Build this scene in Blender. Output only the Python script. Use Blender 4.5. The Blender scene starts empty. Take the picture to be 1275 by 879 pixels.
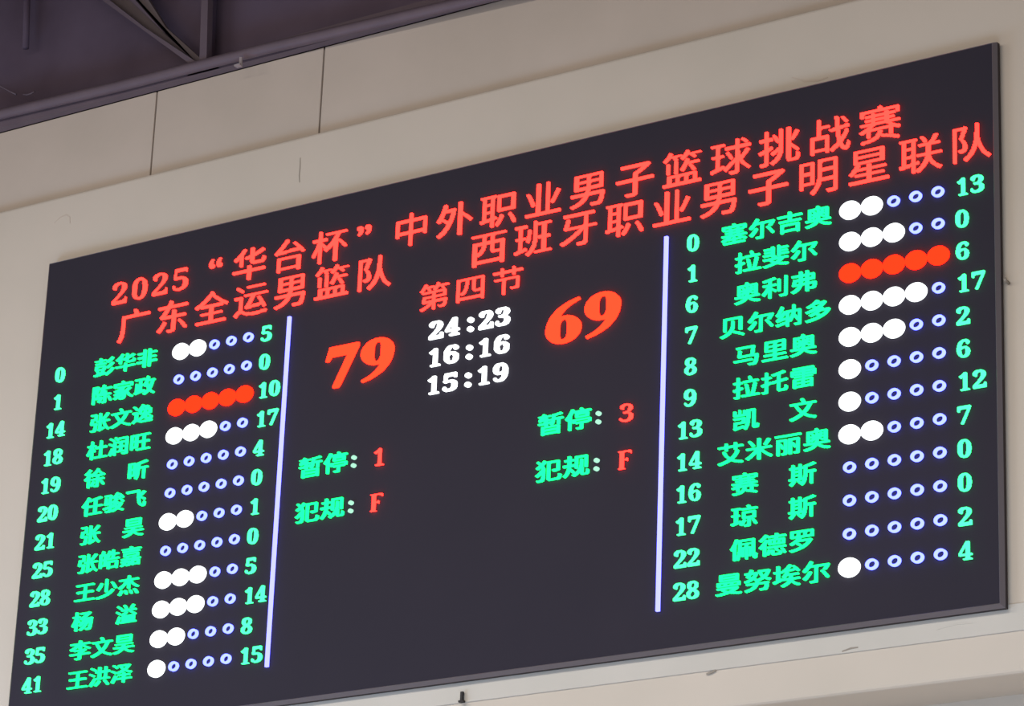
import bpy, math, random
import numpy as np
from mathutils import Matrix, Vector

# ------------------------------------------------------------------ camera, world, lights, exposure
# The board's lower left corner is at X = 0, Z = BZ; X runs along the wall, -Y comes out of the wall.
BZ = 6.1
def P(x, y, z=0.0):
    """board metres (right, up, out of the wall) to world metres"""
    return Vector((x, -z, y + BZ))
sc = bpy.context.scene
COL = sc.collection
R_ = ((0.8308619583186891, 0.037644293886083535, -0.555203848470678),
      (0.16310890499608213, 0.9374145527461876, 0.3076514934315193),
      (0.5320374905303312, -0.34617461408584405, 0.7727219714960255))
cam = bpy.data.cameras.new('camera')
cam.sensor_fit = 'HORIZONTAL'; cam.sensor_width = 36.0
cam.lens = 36.0 * 4113.68357622215 / 1275
cam.clip_end = 200
cam_o = bpy.data.objects.new('camera', cam); COL.objects.link(cam_o)
ax = [Vector((r[0], -r[2], r[1])) for r in R_]
m = Matrix((ax[0], ax[1], ax[2])).transposed().to_4x4()
m.translation = P(13.095682060120286, -4.45254612535499, 13.967385330235624)
cam_o.matrix_world = m
sc.camera = cam_o

sc.view_settings.view_transform = 'Standard'
sc.view_settings.look = 'None'
sc.view_settings.gamma = 1.0
sc.view_settings.use_curve_mapping = False
sc.view_settings.exposure = 0.0

world = bpy.data.worlds.new('hall_air'); sc.world = world
world.use_nodes = True
bg = world.node_tree.nodes['Background']
bg.inputs[0].default_value = (1.0, 0.90, 0.84, 1)
bg.inputs[1].default_value = 0.48

def area(name, loc, aim, sx, sy, power, col):
    l = bpy.data.lights.new(name, 'AREA'); l.shape = 'RECTANGLE'
    l.size = sx; l.size_y = sy; l.energy = power; l.color = col
    o = bpy.data.objects.new(name, l); COL.objects.link(o)
    o.location = loc
    o.rotation_euler = (Vector(aim) - Vector(loc)).to_track_quat('-Z', 'Y').to_euler()
    return o
# rows of court lamps under the roof, shining down on the floor
area('court_lamp', P(-3.0, 4.6, 8.0), P(-3.0, -6, 7.0), 5.0, 1.5, 650, (1.0, 0.92, 0.82))
area('court_lamp', P(4.0, 4.6, 9.0), P(4.0, -6, 8.0), 5.0, 1.5, 650, (1.0, 0.92, 0.82))
area('court_lamp', P(11.0, 4.6, 11.0), P(11.0, -6, 10.5), 5.0, 1.5, 500, (1.0, 0.92, 0.82))
# added cool fill for the light on the lower wall, its source unseen
area('cool_fill', P(-2.5, -4.0, 5.0), P(0.5, -0.5, 0), 6.0, 2.6, 320, (0.34, 0.63, 1.0))
area('cool_fill', P(8.0, -4.0, 5.0), P(6.5, -0.5, 0), 4.0, 2.6, 140, (0.42, 0.70, 1.0))

# ------------------------------------------------------------------ helpers
def mat(name, col, rough=0.7, metal=0.0, spec=0.3, noise=0.0, scale=1.0, col2=None, bump=0.0, bscale=40):
    m = bpy.data.materials.new(name); m.use_nodes = True
    nt = m.node_tree; b = nt.nodes['Principled BSDF']
    b.inputs['Base Color'].default_value = (*col, 1)
    b.inputs['Roughness'].default_value = rough
    b.inputs['Metallic'].default_value = metal
    b.inputs['Specular IOR Level'].default_value = spec
    tc = nt.nodes.new('ShaderNodeTexCoord')
    if col2 is not None:
        n = nt.nodes.new('ShaderNodeTexNoise'); n.inputs['Scale'].default_value = scale
        n.inputs['Detail'].default_value = 5; n.inputs['Roughness'].default_value = 0.55
        r = nt.nodes.new('ShaderNodeValToRGB')
        r.color_ramp.elements[0].position = 0.35; r.color_ramp.elements[1].position = 0.65
        r.color_ramp.elements[0].color = (*col, 1); r.color_ramp.elements[1].color = (*col2, 1)
        nt.links.new(tc.outputs['Object'], n.inputs['Vector'])
        nt.links.new(n.outputs['Fac'], r.inputs['Fac'])
        nt.links.new(r.outputs['Color'], b.inputs['Base Color'])
    if bump:
        n2 = nt.nodes.new('ShaderNodeTexNoise'); n2.inputs['Scale'].default_value = bscale
        bp = nt.nodes.new('ShaderNodeBump'); bp.inputs['Strength'].default_value = bump
        bp.inputs['Distance'].default_value = 0.01
        nt.links.new(tc.outputs['Object'], n2.inputs['Vector'])
        nt.links.new(n2.outputs['Fac'], bp.inputs['Height'])
        nt.links.new(bp.outputs['Normal'], b.inputs['Normal'])
    return m

def led(name, col, power=1.0):
    m = bpy.data.materials.new(name); m.use_nodes = True
    nt = m.node_tree; nt.nodes.clear()
    e = nt.nodes.new('ShaderNodeEmission'); o = nt.nodes.new('ShaderNodeOutputMaterial')
    e.inputs[0].default_value = (*col, 1); e.inputs[1].default_value = power
    nt.links.new(e.outputs[0], o.inputs[0])
    return m

def link(name, verts, faces, m, parent=None, world_pts=False):
    me = bpy.data.meshes.new(name)
    me.from_pydata([tuple(v) for v in verts], [], faces)
    me.materials.append(m); me.update()
    o = bpy.data.objects.new(name, me); COL.objects.link(o)
    if parent is not None: o.parent = parent
    return o

def empty(name, loc=(0, 0, 0)):
    o = bpy.data.objects.new(name, None); COL.objects.link(o); o.location = loc
    o.empty_display_size = 0.2
    return o

def tag(o, label=None, cat=None, group=None, kind=None):
    if label: o['label'] = label
    if cat: o['category'] = cat
    if group: o['group'] = group
    if kind: o['kind'] = kind
    return o

def sweep_quad(pts):
    """8 corner points (4 back, 4 front) to a closed box"""
    return [(0, 3, 2, 1), (4, 5, 6, 7), (0, 1, 5, 4), (1, 2, 6, 5), (2, 3, 7, 6), (3, 0, 4, 7)]

def box(name, x0, x1, y0, y1, z0, z1, m, parent=None, off=Vector((0, 0, 0)), bevel=0.0):
    v = [P(x0, y0, z0), P(x1, y0, z0), P(x1, y1, z0), P(x0, y1, z0),
         P(x0, y0, z1), P(x1, y0, z1), P(x1, y1, z1), P(x0, y1, z1)]
    o = link(name, [p - off for p in v], sweep_quad(v), m, parent)
    if bevel:
        b = o.modifiers.new('bevel', 'BEVEL'); b.width = bevel; b.segments = 3
    return o

def plate(name, poly, z0, z1, m, parent=None, off=Vector((0, 0, 0))):
    """a polygon in the board's plane, given thickness from z0 to z1"""
    n = len(poly)
    v = [P(x, y, z0) - off for x, y in poly] + [P(x, y, z1) - off for x, y in poly]
    f = [tuple(range(n - 1, -1, -1)), tuple(range(n, 2 * n))]
    f += [(i, (i + 1) % n, n + (i + 1) % n, n + i) for i in range(n)]
    return link(name, v, f, m, parent)

def tube(name, pts, r, m, parent=None, off=Vector((0, 0, 0)), seg=10):
    V = []; F = []
    for i, p in enumerate(pts):
        a = pts[max(i - 1, 0)]; c = pts[min(i + 1, len(pts) - 1)]
        d = (c - a).normalized()
        u = d.cross(Vector((0.13, 1, 0.21))).normalized(); w = d.cross(u)
        for k in range(seg):
            t = 2 * math.pi * k / seg
            V.append(p - off + r * (math.cos(t) * u + math.sin(t) * w))
    for i in range(len(pts) - 1):
        for k in range(seg):
            k2 = (k + 1) % seg
            F.append((i * seg + k, i * seg + k2, (i + 1) * seg + k2, (i + 1) * seg + k))
    F.append(tuple(range(seg - 1, -1, -1))); n = (len(pts) - 1) * seg
    F.append(tuple(range(n, n + seg)))
    o = link(name, V, F, m, parent)
    for p in o.data.polygons: p.use_smooth = True
    return o

# ------------------------------------------------------------------ materials
M_wall = mat('cream_plaster', (0.56, 0.51, 0.445), 0.85, spec=0.2, col2=(0.60, 0.54, 0.475), scale=0.9, bump=0.05, bscale=6)
M_fascia = mat('cream_fascia', (0.52, 0.455, 0.395), 0.85, spec=0.2, col2=(0.57, 0.495, 0.435), scale=1.1, bump=0.05, bscale=6)
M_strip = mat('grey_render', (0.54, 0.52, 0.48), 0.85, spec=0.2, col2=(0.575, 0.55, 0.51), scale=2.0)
M_joint = mat('dark_joint', (0.10, 0.085, 0.07), 0.9)
M_stain = mat('wall_scuff', (0.30, 0.27, 0.235), 0.9)
M_floor = mat('court_floor', (0.52, 0.36, 0.21), 0.35, spec=0.4, col2=(0.60, 0.43, 0.26), scale=2.0)
M_clad = mat('purple_grey_cladding', (0.088, 0.064, 0.096), 0.7, spec=0.2, col2=(0.128, 0.096, 0.142), scale=1.2)
M_deck = mat('dark_roof_deck', (0.07, 0.06, 0.07), 0.8)
M_steel = mat('dull_mauve_steel', (0.125, 0.095, 0.125), 0.55, metal=0.0, spec=0.35, col2=(0.145, 0.11, 0.14), scale=3)
M_brown = mat('brown_grey_steel', (0.14, 0.112, 0.122), 0.6, col2=(0.155, 0.125, 0.13), scale=4)
M_shadow = mat('shadow_black', (0.02, 0.014, 0.018), 0.8)
M_panel = mat('led_face', (0.031, 0.028, 0.041), 0.8, spec=0.1, col2=(0.034, 0.030, 0.044), scale=0.8)
M_bezel = mat('dark_anodised_bezel', (0.14, 0.125, 0.145), 0.45, spec=0.45)
M_case = mat('black_case', (0.03, 0.022, 0.027), 0.6)
M_pale = mat('pale_metal', (0.35, 0.31, 0.33), 0.5)
M_black = mat('black_iron', (0.03, 0.028, 0.03), 0.6)
M_red = led('red_leds', (1.0, 0.018, 0.013), 8.0)
M_score = led('score_leds', (1.0, 0.0125, 0.0042), 9.0)
M_full = led('orange_red_leds', (1.0, 0.0055, 0.0012), 12.0)
M_green = led('green_leds', (0.006, 1.0, 0.165), 3.5)
M_cyan = led('cyan_leds', (0.045, 1.0, 0.27), 3.0)
M_mint = led('pale_mint_leds', (0.5, 1.0, 0.75), 1.0)
M_white = led('white_leds', (0.95, 1.0, 1.0), 2.2)
M_ring = led('blue_white_leds', (0.10, 0.125, 1.0), 6.5)
M_line = led('lavender_leds', (0.13, 0.135, 1.0), 5.5)

# ------------------------------------------------------------------ the hall
floor = box('floor', -14, 26, -6.25, -6.1, -0.6, 26, M_floor); tag(floor, kind='structure')
deck = box('ceiling', -14, 26, 5.3, 5.5, -0.7, 22, M_deck); tag(deck, kind='structure')
for i in range(14):
    box('roof_rib', -14, 26, 5.2, 5.3, 0.6 + i * 1.5, 0.72 + i * 1.5, M_deck, deck)
# lower wall, deep concrete beam that carries the board, recessed fascia, dark cladding above
low = box('wall_lower', -14, 26, -6.1, -0.30, -0.62, -0.43, M_wall); tag(low, kind='structure')
beam = box('wall_back', -14, 26, -0.325, 3.475, -0.62, -0.06, M_wall, bevel=0.022); tag(beam, kind='structure')
fas = box('wall_upper', -14, 26, 3.44, 4.05, -0.62, -0.150, M_joint); tag(fas, kind='structure')
joints = [-8.04, -6.1, -4.2, -2.1, -0.72, 0.652, 1.945, 6.9, 8.0, 10.0, 14.0]
gap = {0.652: 0.012, 1.945: 0.012}
for i in range(len(joints) - 1):
    a = joints[i]; b = joints[i + 1]
    box('fascia_panel', a + gap.get(a, 0.003) / 2, b - gap.get(b, 0.003) / 2, 3.44, 4.062, -0.150, -0.12, M_fascia, fas, bevel=0.003)
clad = box('wall_cladding', -14, 26, 4.05, 5.35, -0.62, -0.19, M_clad); tag(clad, kind='structure')
box('shadow_strip', -14, 26, 4.05, 4.075, -0.19, -0.135, M_shadow, clad)  # black strip standing in for the shadow along the wall's top edge
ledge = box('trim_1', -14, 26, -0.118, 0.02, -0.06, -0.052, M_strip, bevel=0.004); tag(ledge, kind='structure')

# hairline crack and small scuffs on the plaster
def scuff(name, pts, w, m=M_stain, z=-0.0585, parent=beam):
    n = len(pts); V = []; F = []
    for i, (x, y) in enumerate(pts):
        a = pts[max(i - 1, 0)]; c = pts[min(i + 1, n - 1)]
        dx, dy = c[0] - a[0], c[1] - a[1]; L = math.hypot(dx, dy) or 1
        h = w * (0.35 + 0.65 * math.sin(math.pi * (i + 0.5) / n)) / 2
        for zz in (z - 0.003, z):
            V.append(P(x - dy / L * h, y + dx / L * h, zz)); V.append(P(x + dy / L * h, y - dx / L * h, zz))
    for i in range(n - 1):
        k = 4 * i
        F += [(k + 2, k + 3, k + 7, k + 6), (k, k + 2, k + 6, k + 4), (k + 3, k + 1, k + 5, k + 7)]
    F += [(0, 1, 3, 2), (4 * n - 4, 4 * n - 2, 4 * n - 1, 4 * n - 3)]
    return link(name, V, F, m, parent)
scuff('crack', [(1.865, 3.335), (1.868, 3.27), (1.866, 3.22), (1.872, 3.175)], 0.007)
scuff('scuff', [(-0.05, 3.30), (0.0, 3.33), (0.045, 3.335), (0.075, 3.315), (0.082, 3.27)], 0.008, M_fascia)
scuff('scuff', [(5.18, 3.10), (5.26, 3.06), (5.34, 3.045), (5.40, 3.05)], 0.012, M_fascia)
scuff('scuff', [(4.62, 2.93), (4.72, 2.885), (4.80, 2.87)], 0.010, M_fascia)
scuff('scuff', [(5.5, -0.108), (5.55, -0.098), (5.59, -0.098)], 0.009, M_stain, z=-0.0505, parent=ledge)
scuff('scuff', [(4.72, -0.135), (4.75, -0.128), (4.775, -0.12)], 0.012, M_stain, z=-0.0505, parent=ledge)
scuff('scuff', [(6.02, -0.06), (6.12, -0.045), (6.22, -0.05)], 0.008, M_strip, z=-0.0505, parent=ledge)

# ------------------------------------------------------------------ roof truss along the wall top
def unp(px, py, z):
    """pixel of the survey photograph to a point at distance z in front of the wall"""
    f = 4113.68357622215
    d = [(px - 637.5) / f, -(py - 439.5) / f, -1.0]
    w = [sum(R_[k][j] * d[k] for k in range(3)) for j in range(3)]
    C = (13.095682060120286, -4.45254612535499, 13.967385330235624)
    k = (z - C[2]) / w[2]
    return (C[0] + k * w[0], C[1] + k * w[1])

base = P(0.95, 4.12, -0.02)
tr = empty('roof_truss', base)
tag(tr, 'dull mauve steel roof truss with a sloping brace and post above the cream wall', 'truss')
def up(a, b, top=5.28):
    """carry the line a-b on up to the roof deck"""
    k = (top - a[1]) / (b[1] - a[1])
    return (a[0] + (b[0] - a[0]) * k, top)
ca = unp(-40, 152, -0.03); cb = unp(340, 58.5, -0.03); cc = unp(660, -16, -0.03)
tube('chord', [P(x, y, -0.03) for x, y in ((-13.9, ca[1]), ca, unp(150, 107, -0.03), cb, cc, (25.9, cc[1]))], 0.035, M_steel, tr, base, 14)
plate('chord_flange', [(-13.9, 4.065), (25.9, 4.065), (25.9, 4.16), (-13.9, 4.16)], -0.115, -0.06, M_steel, tr, base)
z = -0.02
web = [unp(240, 84, z), up(unp(240, 84, z), unp(120, -8, z)), up(unp(200, 30, z), unp(176, -8, z)), unp(200, 30, z), unp(247, 72, z)]
plate('brace_web', web, -0.10, -0.07, M_brown, tr, base)
fl = [unp(241, 83, z), up(unp(241, 83, z), unp(116, -8, z)), up(unp(180, 34, z), unp(126, -8, z)), unp(180, 34, z), unp(246, 78, z)]
plate('brace_flange', fl, -0.06, -0.02, M_steel, tr, base)
ridge = [unp(243, 79, z), up(unp(243, 79, z), unp(152, -8, z)), up(unp(206, 44, z), unp(160, -8, z)), unp(206, 44, z)]
plate('brace_stiffener', ridge, -0.07, -0.045, M_steel, tr, base)
plate('post', [unp(248, 82, z), up(unp(248, 82, z), unp(251, -8, z)), up(unp(257, 78, z), unp(259, -8, z)), unp(257, 78, z)], -0.07, -0.02, M_steel, tr, base)
plate('post_web', [unp(239, 82, z), up(unp(239, 82, z), unp(241, -8, z)), up(unp(249, 82, z), unp(252, -8, z)), unp(249, 82, z)], -0.16, -0.10, M_clad, tr, base)
plate('gusset', [unp(228, 92, z), unp(236, 76, z), unp(262, 70, z), unp(268, 82, z)], -0.075, -0.06, M_brown, tr, base)
hk = empty('hanging_clip', P(*unp(298, 72, 0.02), 0.02))
ho = hk.location.copy()
tag(hk, 'tiny pale clip hanging from the bottom chord right of the truss post', 'clip')
plate('clip_arm', [unp(297.5, 83, 0.02), unp(298, 71, 0.02), unp(301, 71, 0.02), unp(300.5, 83, 0.02)], 0.01, 0.02, M_pale, hk, ho)
plate('clip_foot', [unp(294, 84, 0.02), unp(294, 82, 0.02), unp(301, 80, 0.02), unp(301, 82, 0.02)], 0.01, 0.04, M_pale, hk, ho)

def wire(name, pix, r, label):
    pts = [P(*unp(x, y, -0.05), -0.05) for x, y in pix]
    b0 = pts[0].copy()
    o = tube(name, pts, r, M_steel, None, b0, 8); o.location = b0
    return tag(o, label, 'cable', 'loose cables under the roof')
wire('cable', [(-90, 60), (-60, 80), (-30, 95), (-6, 104), (4, 109), (12, 113.5), (20, 117.5)], 0.0055, 'thin pale cable sagging at the far left edge below the dark roof')
wire('cable', [(29, 117.5), (34, 118), (39, 116.5), (43, 114)], 0.0055, 'short pale cable end curling up just right of the sagging cable')
pip = tube('roof_pipe', [P(*up(unp(32, 60, -0.1), unp(34, -10, -0.1), 5.3), -0.1) - P(0, 4.2, -0.1), P(*unp(32, 60, -0.1), -0.1) - P(0, 4.2, -0.1)], 0.022, M_clad, None)
pip.location = P(0, 4.2, -0.1)
tag(pip, 'faint dark upright pipe on the dark cladding at the top left corner', 'pipe')

# little iron stub on the wall right of the board
st = tube('wall_stub', [Vector((0, 0.012, 0)), Vector((0, -0.03, 0.002)), Vector((0.0, -0.04, 0.012))], 0.008, M_stain)
st.location = P(*unp(1255, 352, -0.05), -0.055)
tag(st, 'tiny dull stub sticking out of the wall right of the scoreboard', 'hook')

# ------------------------------------------------------------------ glyph rasteriser: characters become LED blocks
GW, GS = 48, 4            # blocks per em, samples per block
_cache = {}
def glyph_tris(ch):
    if ch in _cache: return _cache[ch]
    c = bpy.data.curves.new('g', 'FONT'); c.body = ch; c.size = 1; c.resolution_u = 6
    o = bpy.data.objects.new('g', c); COL.objects.link(o)
    bpy.context.view_layer.update()
    me = bpy.data.meshes.new_from_object(o.evaluated_get(bpy.context.evaluated_depsgraph_get()))
    me.calc_loop_triangles()
    V = np.array([v.co[:2] for v in me.vertices]).reshape(-1, 2)
    T = np.array([t.vertices[:] for t in me.loop_triangles], int).reshape(-1, 3)
    bpy.data.objects.remove(o); bpy.data.curves.remove(c); bpy.data.meshes.remove(me)
    _cache[ch] = (V, T); return V, T

def draw_six(n=(60, 72)):
    W, H = n
    X, Y = np.meshgrid((np.arange(W) + .5) / W, (np.arange(H) + .5) / H)
    bowl = ((X - .5) / .5) ** 2 + ((Y - .315) / .315) ** 2 <= 1
    hole = ((np.abs(X - .50) / .125) ** 2.6 + (np.abs(Y - .315) / .235) ** 2.6) <= 1
    def bez(a, b, c, k=24):
        return [tuple((1 - t) ** 2 * a[i] + 2 * t * (1 - t) * b[i] + t * t * c[i] for i in (0, 1)) for t in np.linspace(0, 1, k)]
    poly = bez((0.0, .33), (0.04, .86), (.93, 1.0)) + bez((.95, .955), (.47, .84), (.345, .57)) + [(.3, .3)]
    ins = np.zeros(X.shape, bool)
    for i in range(len(poly)):
        (xa, ya), (xb, yb) = poly[i - 1], poly[i]
        if ya == yb: continue
        c = (ya > Y) != (yb > Y)
        ins ^= c & (X < (xb - xa) * (Y - ya) / (yb - ya) + xa)
    return (bowl | ins) & ~hole
def draw_seven(n=(60, 72)):
    W, H = n
    X, Y = np.meshgrid((np.arange(W) + .5) / W, (np.arange(H) + .5) / H)
    poly = [(0.0, .66), (.07, .66), (.16, .76), (.68, .76), (.26, 0.03), (.27, 0), (.42, 0), (.47, .04), (1.0, .92), (1.0, 1.0), (.10, 1.0)]
    ins = np.zeros(X.shape, bool)
    for i in range(len(poly)):
        (xa, ya), (xb, yb) = poly[i - 1], poly[i]
        if ya == yb: continue
        c = (ya > Y) != (yb > Y)
        ins ^= c & (X < (xb - xa) * (Y - ya) / (yb - ya) + xa)
    return ins
def mask(ch, wx, wy):
    if ch == 'big6': return draw_six(), 0, 0
    if ch == 'big9': return draw_six()[::-1, ::-1], 0, 0
    if ch == 'big7': return draw_seven(), 0, 0
    """coverage of the glyph on a block grid; wx, wy: emboldening in em (negative thins)"""
    V, T = glyph_tris(ch)
    n = GW * GS; pad = 6 * GS
    x0, y0 = -0.1, -0.28
    N = int(1.25 * n)
    A = np.zeros((N, N), bool)
    for t in T:
        p = (V[t] - (x0, y0)) * n
        a0, b0 = np.floor(p.min(0)).astype(int); a1, b1 = np.ceil(p.max(0)).astype(int)
        a0 = max(a0, 0); b0 = max(b0, 0); a1 = min(a1, N - 1); b1 = min(b1, N - 1)
        X, Y = np.meshgrid(np.arange(a0, a1 + 1) + .5, np.arange(b0, b1 + 1) + .5)
        def e(q, r): return (r[0] - q[0]) * (Y - q[1]) - (r[1] - q[1]) * (X - q[0])
        s1, s2, s3 = e(p[0], p[1]), e(p[1], p[2]), e(p[2], p[0])
        A[b0:b1 + 1, a0:a1 + 1] |= ((s1 >= -1e-6) & (s2 >= -1e-6) & (s3 >= -1e-6)) | ((s1 <= 1e-6) & (s2 <= 1e-6) & (s3 <= 1e-6))
    for k, ax_ in ((int(round(abs(wx) * n / 2)), 1), (int(round(abs(wy) * n / 2)), 0)):
        neg = (wx if ax_ == 1 else wy) < 0
        B = ~A if neg else A
        C = B.copy()
        for d in range(1, k + 1):
            C |= np.roll(B, d, ax_) | np.roll(B, -d, ax_)
        A = ~C if neg else C
    m = N // GS
    return A[:m * GS, :m * GS].reshape(m, GS, m, GS).mean((1, 3)) > 0.5, x0, y0

LEDZ = 0.016
class Blocks:
    def __init__(s): s.V = []; s.F = []
    def rect(s, x0, x1, y0, y1, z0=0.0005, z1=LEDZ):
        k = len(s.V)
        s.V += [P(x0, y0, z1), P(x1, y0, z1), P(x1, y1, z1), P(x0, y1, z1)]
        s.F.append((k, k + 1, k + 2, k + 3))
    def side(s, xa, ya, xb, yb, z0=0.0005, z1=LEDZ):
        k = len(s.V)
        s.V += [P(xa, ya, z0), P(xb, yb, z0), P(xb, yb, z1), P(xa, ya, z1)]
        s.F.append((k, k + 1, k + 2, k + 3))
    def glyph(s, ch, cx, cy, sx, sy, wx=0.0, wy=0.0, fit=None):
        """CJK: em box centred on cx, cy.  fit=(w,h): ink box forced to this size, centred"""
        A, gx, gy = mask(ch, wx, wy)
        rows = np.where(A.any(1))[0]; cols = np.where(A.any(0))[0]
        if fit:
            w, h = fit
            bw = (cols[-1] + 1 - cols[0]); bh = (rows[-1] + 1 - rows[0])
            ux = (w / bw) if w else sx / GW; uy = h / bh
            ox = cx - (cols[0] + cols[-1] + 1) / 2 * ux; oy = cy - (rows[0] + rows[-1] + 1) / 2 * uy
        else:
            ux, uy = sx / GW, sy / GW
            ox = cx + (gx - 0.5) * sx; oy = cy + (gy - 0.38) * sy
        # greedy rectangles
        D = A.copy(); H, W = A.shape
        for j in range(H):
            i = 0
            while i < W:
                if D[j, i]:
                    k = i
                    while k < W and D[j, k]: k += 1
                    l = j + 1
                    while l < H and D[l, i:k].all() and (i == 0 or not D[l, i - 1]) and (k == W or not D[l, k]): l += 1
                    D[j:l, i:k] = False
                    s.rect(ox + i * ux, ox + k * ux, oy + j * uy, oy + l * uy)
                    i = k
                else: i += 1
        # side walls, merged into runs
        Z = np.pad(A, 1)
        for j in range(H + 1):
            e = Z[j, 1:-1] != Z[j + 1, 1:-1]; i = 0
            while i < W:
                if e[i]:
                    k = i
                    while k < W and e[k]: k += 1
                    s.side(ox + i * ux, oy + j * uy, ox + k * ux, oy + j * uy); i = k
                else: i += 1
        for i in range(W + 1):
            e = Z[1:-1, i] != Z[1:-1, i + 1]; j = 0
            while j < H:
                if e[j]:
                    l = j
                    while l < H and e[l]: l += 1
                    s.side(ox + i * ux, oy + j * uy, ox + i * ux, oy + l * uy); j = l
                else: j += 1
    def disc(s, cx, cy, rx, ry, hole=0.0, n=28):
        k = len(s.V)
        r2 = hole
        for a in range(n):
            t = 2 * math.pi * a / n; c, q = math.cos(t), math.sin(t)
            s.V += [P(cx + rx * c, cy + ry * q, LEDZ), P(cx + rx * c, cy + ry * q, 0.0005)]
            if hole: s.V += [P(cx + r2 * rx * c, cy + r2 * ry * q, LEDZ), P(cx + r2 * rx * c, cy + r2 * ry * q, 0.0005)]
        st_ = 4 if hole else 2
        for a in range(n):
            i, j = k + a * st_, k + ((a + 1) % n) * st_
            s.F.append((i + 1, j + 1, j, i))
            if hole: s.F += [(i, j, j + 2, i + 2), (i + 2, j + 2, j + 3, i + 3)]
        if not hole: s.F.append(tuple(k + a * st_ for a in range(n)))
    def build(s, name, m, parent):
        off = parent_off(parent)
        return link(name, [v - off for v in s.V], s.F, m, parent)

def parent_off(p):
    o = Vector((0, 0, 0))
    while p is not None:
        o += p.location; p = p.parent
    return o

def bold(ch):
    """serif figures, as the board's own"""
    if ch.isdigit(): return chr(0x1d7ce + int(ch))
    if ch == 'F': return chr(0x1d405)
    return ch
# ------------------------------------------------------------------ the scoreboard
X0, X1, Y0, Y1 = 0.003, 6.386, 0.014, 2.992
origin = P(3.2, 0, -0.05)
SB = empty('scoreboard', origin)
tag(SB, 'huge black indoor scoreboard with red, green and white lit lettering on the cream wall', 'scoreboard')
box('display_panel', X0, X1, Y0, Y1, -0.035, 0.0, M_panel, SB, origin)
CH, DP = 0.022, 0.046
# bezel bars: chamfered profile round the panel
def bezel(name, a, b, inn, out):
    """a, b: ends along the edge as (inner corner, outer corner)"""
    (ax_, ay), (aox, aoy) = a; (bx, by), (box_, boy) = b
    V = [P(ax_, ay, 0.0), P(bx, by, 0.0),
         P(ax_ + (aox - ax_) * .18, ay + (aoy - ay) * .18, 0.004), P(bx + (box_ - bx) * .18, by + (boy - by) * .18, 0.004),
         P(aox, aoy, -0.020), P(box_, boy, -0.020), P(aox, aoy, -0.046), P(box_, boy, -0.046),
         P(ax_, ay, -0.046), P(bx, by, -0.046)]
    F = [(0, 1, 3, 2), (2, 3, 5, 4), (4, 5, 7, 6), (6, 7, 9, 8), (8, 9, 1, 0), (0, 2, 4, 6, 8), (1, 9, 7, 5, 3)]
    o = link(name, [v - origin for v in V], F, M_bezel, SB)
    o.data.materials.append(M_case)
    for i in (2, 3, 4, 5, 6): o.data.polygons[i].material_index = 1
    return o
ci = [(X0, Y0), (X1, Y0), (X1, Y1), (X0, Y1)]
co = [(X0 - CH * .5, Y0 - CH), (X1 + CH, Y0 - CH), (X1 + CH, Y1 + CH * .5), (X0 - CH * .5, Y1 + CH * .5)]
for i in range(4):
    j = (i + 1) % 4
    bezel('bezel_bar', (ci[i], co[i]), (ci[j], co[j]), 0, 0)
box('rear_case', 0.02, 6.39, 0.02, 2.98, -0.050, -0.035, M_case, SB, origin)
box('bracket', 3.212, 3.226, -0.118, -0.062, -0.046, -0.030, M_black, SB, origin)
box('bracket', 3.206, 3.236, -0.122, -0.112, -0.046, -0.022, M_black, SB, origin)

# lettering: every character is a piece of its own, gathered under its line of text
def line_of(name, label, x, y):
    e = empty(name, P(x, y, 0) - origin); e.parent = SB
    return tag(e, label)
def put(parent, name, m, fn, label=None):
    B = Blocks(); fn(B)
    return tag(B.build(name, m, parent), label)
def cjk(parent, text, x0, y, pitch, ex, ey, wx, wy, m):
    for i, ch in enumerate(text):
        if ch != '　':
            put(parent, 'character', m, lambda B: B.glyph(ch, x0 + i * pitch, y, ex, ey, wx, wy))
def figs(parent, name, text, cx, cy, pitch, h, w, wx, wy, m):
    n = len(text)
    for i, ch in enumerate(text):
        x = cx + (i - (n - 1) / 2) * pitch
        ww = w * (0.78 if ch == '1' else 1.0)
        put(parent, name, m, lambda B: B.glyph(bold(ch), x, cy, 1, 1, wx, wy, fit=(ww, h)))

WX, WY = -0.002, -0.008
EX, EY = 0.262, 0.219
L = line_of('heading', 'red heading along the top of the board', 3.2, 2.69)
for i, ch in enumerate('2025'):
    put(L, 'digit', M_red, lambda B: B.glyph(bold(ch), 0.600 + i * 0.1575, 2.688, 1, 1, -0.045, -0.010, fit=(0.106, 0.137)))
for dx in (-0.028, 0.028): put(L, 'quotation_mark', M_red, lambda B: B.glyph('‘', 1.335 + dx, 2.742, 1, 1, 0.0, 0.0, fit=(0.036, 0.054)))
cjk(L, '华台杯', 1.592, 2.688, 0.2925, EX, EY, WX, WY, M_red)
for dx in (-0.028, 0.028): put(L, 'quotation_mark', M_red, lambda B: B.glyph('’', 2.422 + dx, 2.736, 1, 1, 0.0, 0.0, fit=(0.036, 0.054)))
cjk(L, '中外职业男子篮球挑战赛', 2.756, 2.678, 0.2990, EX, EY, WX, WY, M_red)
L = line_of('team_name', 'red seven character team name on the left', 1.6, 2.46)
cjk(L, '广东全运男篮队', 0.735, 2.460, 0.2952, EX, EY, WX, WY, M_red)
L = line_of('team_name', 'red eleven character team name on the right', 4.8, 2.47)
cjk(L, '西班牙职业男子明星联', 3.297, 2.458, 0.2980, EX, EY, WX, WY, M_red)
cjk(L, '队', 6.262, 2.462, 0.2967, 0.243, EY, WX, WY, M_red)
L = line_of('period_text', 'red three character period heading in the middle', 3.19, 2.236)
cjk(L, '第四节', 2.940, 2.236, 0.248, 0.220, 0.172, -0.008, -0.008, M_red)
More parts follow.
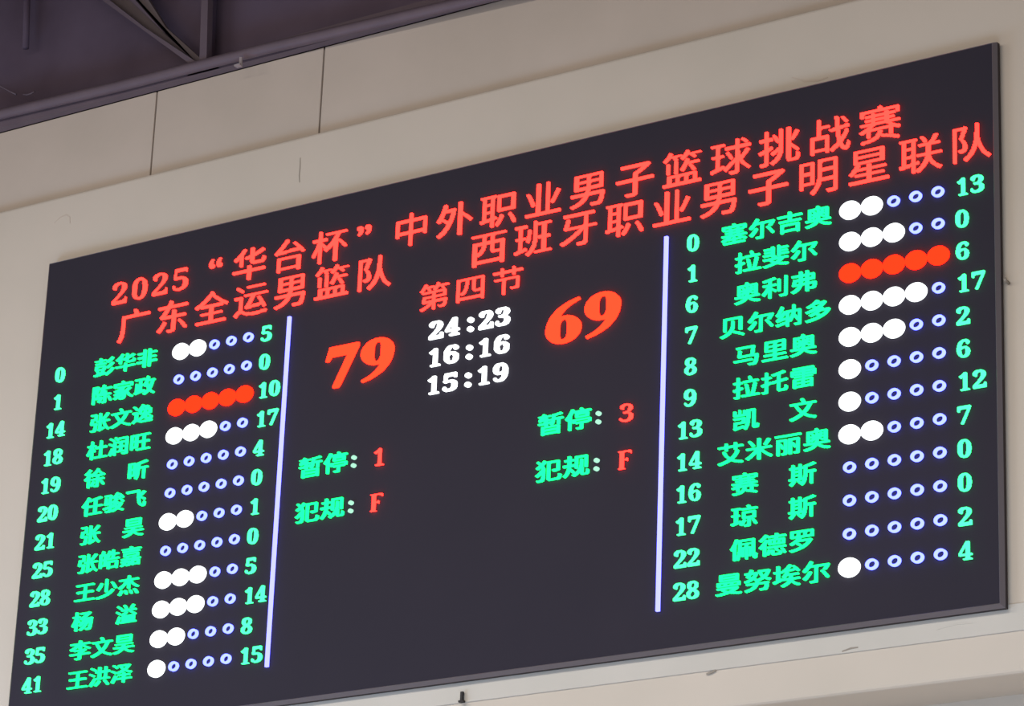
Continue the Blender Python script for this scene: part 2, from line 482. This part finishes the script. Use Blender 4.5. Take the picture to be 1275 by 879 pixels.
for txt, xs, lab in (('79', (2.318, 2.566), 'large orange red score on the left'), ('69', (3.817, 4.066), 'large orange red score on the right')):
    L = line_of('team_score', lab, sum(xs) / 2, 1.925)
    for ch, x in zip(txt, xs):
        put(L, 'digit', M_score, lambda B: B.glyph('big' + ch, x, 1.925, 1, 1, 0, 0, fit=(0.226, 0.250)))
for k, txt in enumerate(('24:23', '16:16', '15:19')):
    cy = 2.028 - k * 0.1635
    L = line_of('quarter_score', 'white ' + txt, 3.19, cy)
    for ch, x in zip(txt, (2.966, 3.077, 3.199, 3.303, 3.414)):
        if ch == ':':
            for dy in (0.018, -0.036): put(L, 'colon_dot', M_white, lambda B: B.disc(x, cy + dy, 0.020, 0.015))
        else:
            figs(L, 'digit', ch, x, cy, 0, 0.104, 0.093, 0.02, 0.01, M_white)
for x0, row, chs, val, lab in ((2.137, 1.349, '暂停', '1', 'time out count on the left'), (2.134, 1.084, '犯规', 'F', 'foul count on the left'),
                               (3.755, 1.347, '暂停', '3', 'time out count on the right'), (3.752, 1.084, '犯规', 'F', 'foul count on the right')):
    L = line_of('counter', lab, x0 + 0.24, row)
    cjk(L, chs, x0, row, 0.177, 0.172, 0.128, 0.02, 0.0, M_green)
    for dy in (0.010, -0.037): put(L, 'colon_dot', M_mint, lambda B: B.disc(x0 + 0.305, row + dy, 0.015, 0.012))
    figs(L, 'letter' if val == 'F' else 'digit', val, x0 + 0.480, row - 0.014, 0, 0.098, 0.078, -0.04, -0.01, M_red)
    L.children[-1]['label'] = 'red ' + val
for x in (1.917, 4.459):
    B = Blocks(); B.rect(x - 0.010, x + 0.010, 0.214, 2.297)
    for a in ((x - .01, .214, x + .01, .214), (x + .01, .214, x + .01, 2.297), (x + .01, 2.297, x - .01, 2.297), (x - .01, 2.297, x - .01, .214)):
        B.side(*a)
    B.build('dividing_line', M_line, SB)

# player rows: shirt number, name, five foul lights, points
LEFT = [('0', '彭华非', 2, 5), ('1', '陈家政', 0, 0), ('14', '张文逸', 5, 10), ('18', '杜润旺', 3, 17), ('19', '徐　昕', 0, 4),
        ('20', '任骏飞', 0, 0), ('21', '张　昊', 2, 1), ('25', '张皓嘉', 0, 0), ('28', '王少杰', 3, 5), ('33', '杨　溢', 3, 14),
        ('35', '李文昊', 2, 8), ('41', '王洪泽', 1, 15)]
RIGHT = [('0', '塞尔吉奥', 2, 13), ('1', '拉斐尔', 3, 0), ('6', '奥利弗', 5, 6), ('7', '贝尔纳多', 4, 17), ('8', '马里奥', 3, 2),
         ('9', '拉托雷', 1, 6), ('13', '凯　文', 1, 12), ('14', '艾米丽奥', 2, 7), ('16', '赛　斯', 0, 0), ('17', '琼　斯', 0, 0),
         ('22', '佩德罗', 0, 2), ('28', '曼努埃尔', 1, 4)]
NX, NY = 0.164, 0.122
def player_row(num, name, fouls, pts, y, xn, xname, pitch, xf, xp, right):
    L = line_of('player_row', 'row of shirt number %s in the %s table' % (num, 'right' if right else 'left'), xname, y)
    figs(L, 'shirt_digit', num, xn, y + (0.002 if right else 0.012), 0.080, 0.092, 0.068, -0.01, 0.0, M_cyan)
    cjk(L, name, xname, y + 0.004, pitch, NX, NY, 0.022, -0.004, M_green)
    for k in range(5):
        x = xf + k * 0.1262
        if k < fouls:
            put(L, 'foul_light', M_full if fouls == 5 else M_white, lambda B: B.disc(x, y, 0.0605, 0.050), 'filled red disc' if fouls == 5 else 'filled white disc')
        else:
            put(L, 'foul_light', M_ring, lambda B: B.disc(x, y, 0.034, 0.028, 0.60), 'small bluish white ring')
    figs(L, 'points_digit', str(pts), xp + (0.045 if pts > 9 else 0.0), y, 0.083, 0.092, 0.070, -0.01, 0.0, M_cyan)
for i, (a, b, c, d) in enumerate(LEFT):
    player_row(a, b, c, d, 2.223 - 0.17525 * i, 0.178, 0.527, 0.1655, 1.117, 1.755, False)
for i, (a, b, c, d) in enumerate(RIGHT):
    player_row(a, b, c, d, 2.226 - 0.17515 * i, 4.627, 4.879 if len(b) == 4 else 4.965, 0.1685, 5.572, 6.212, True)
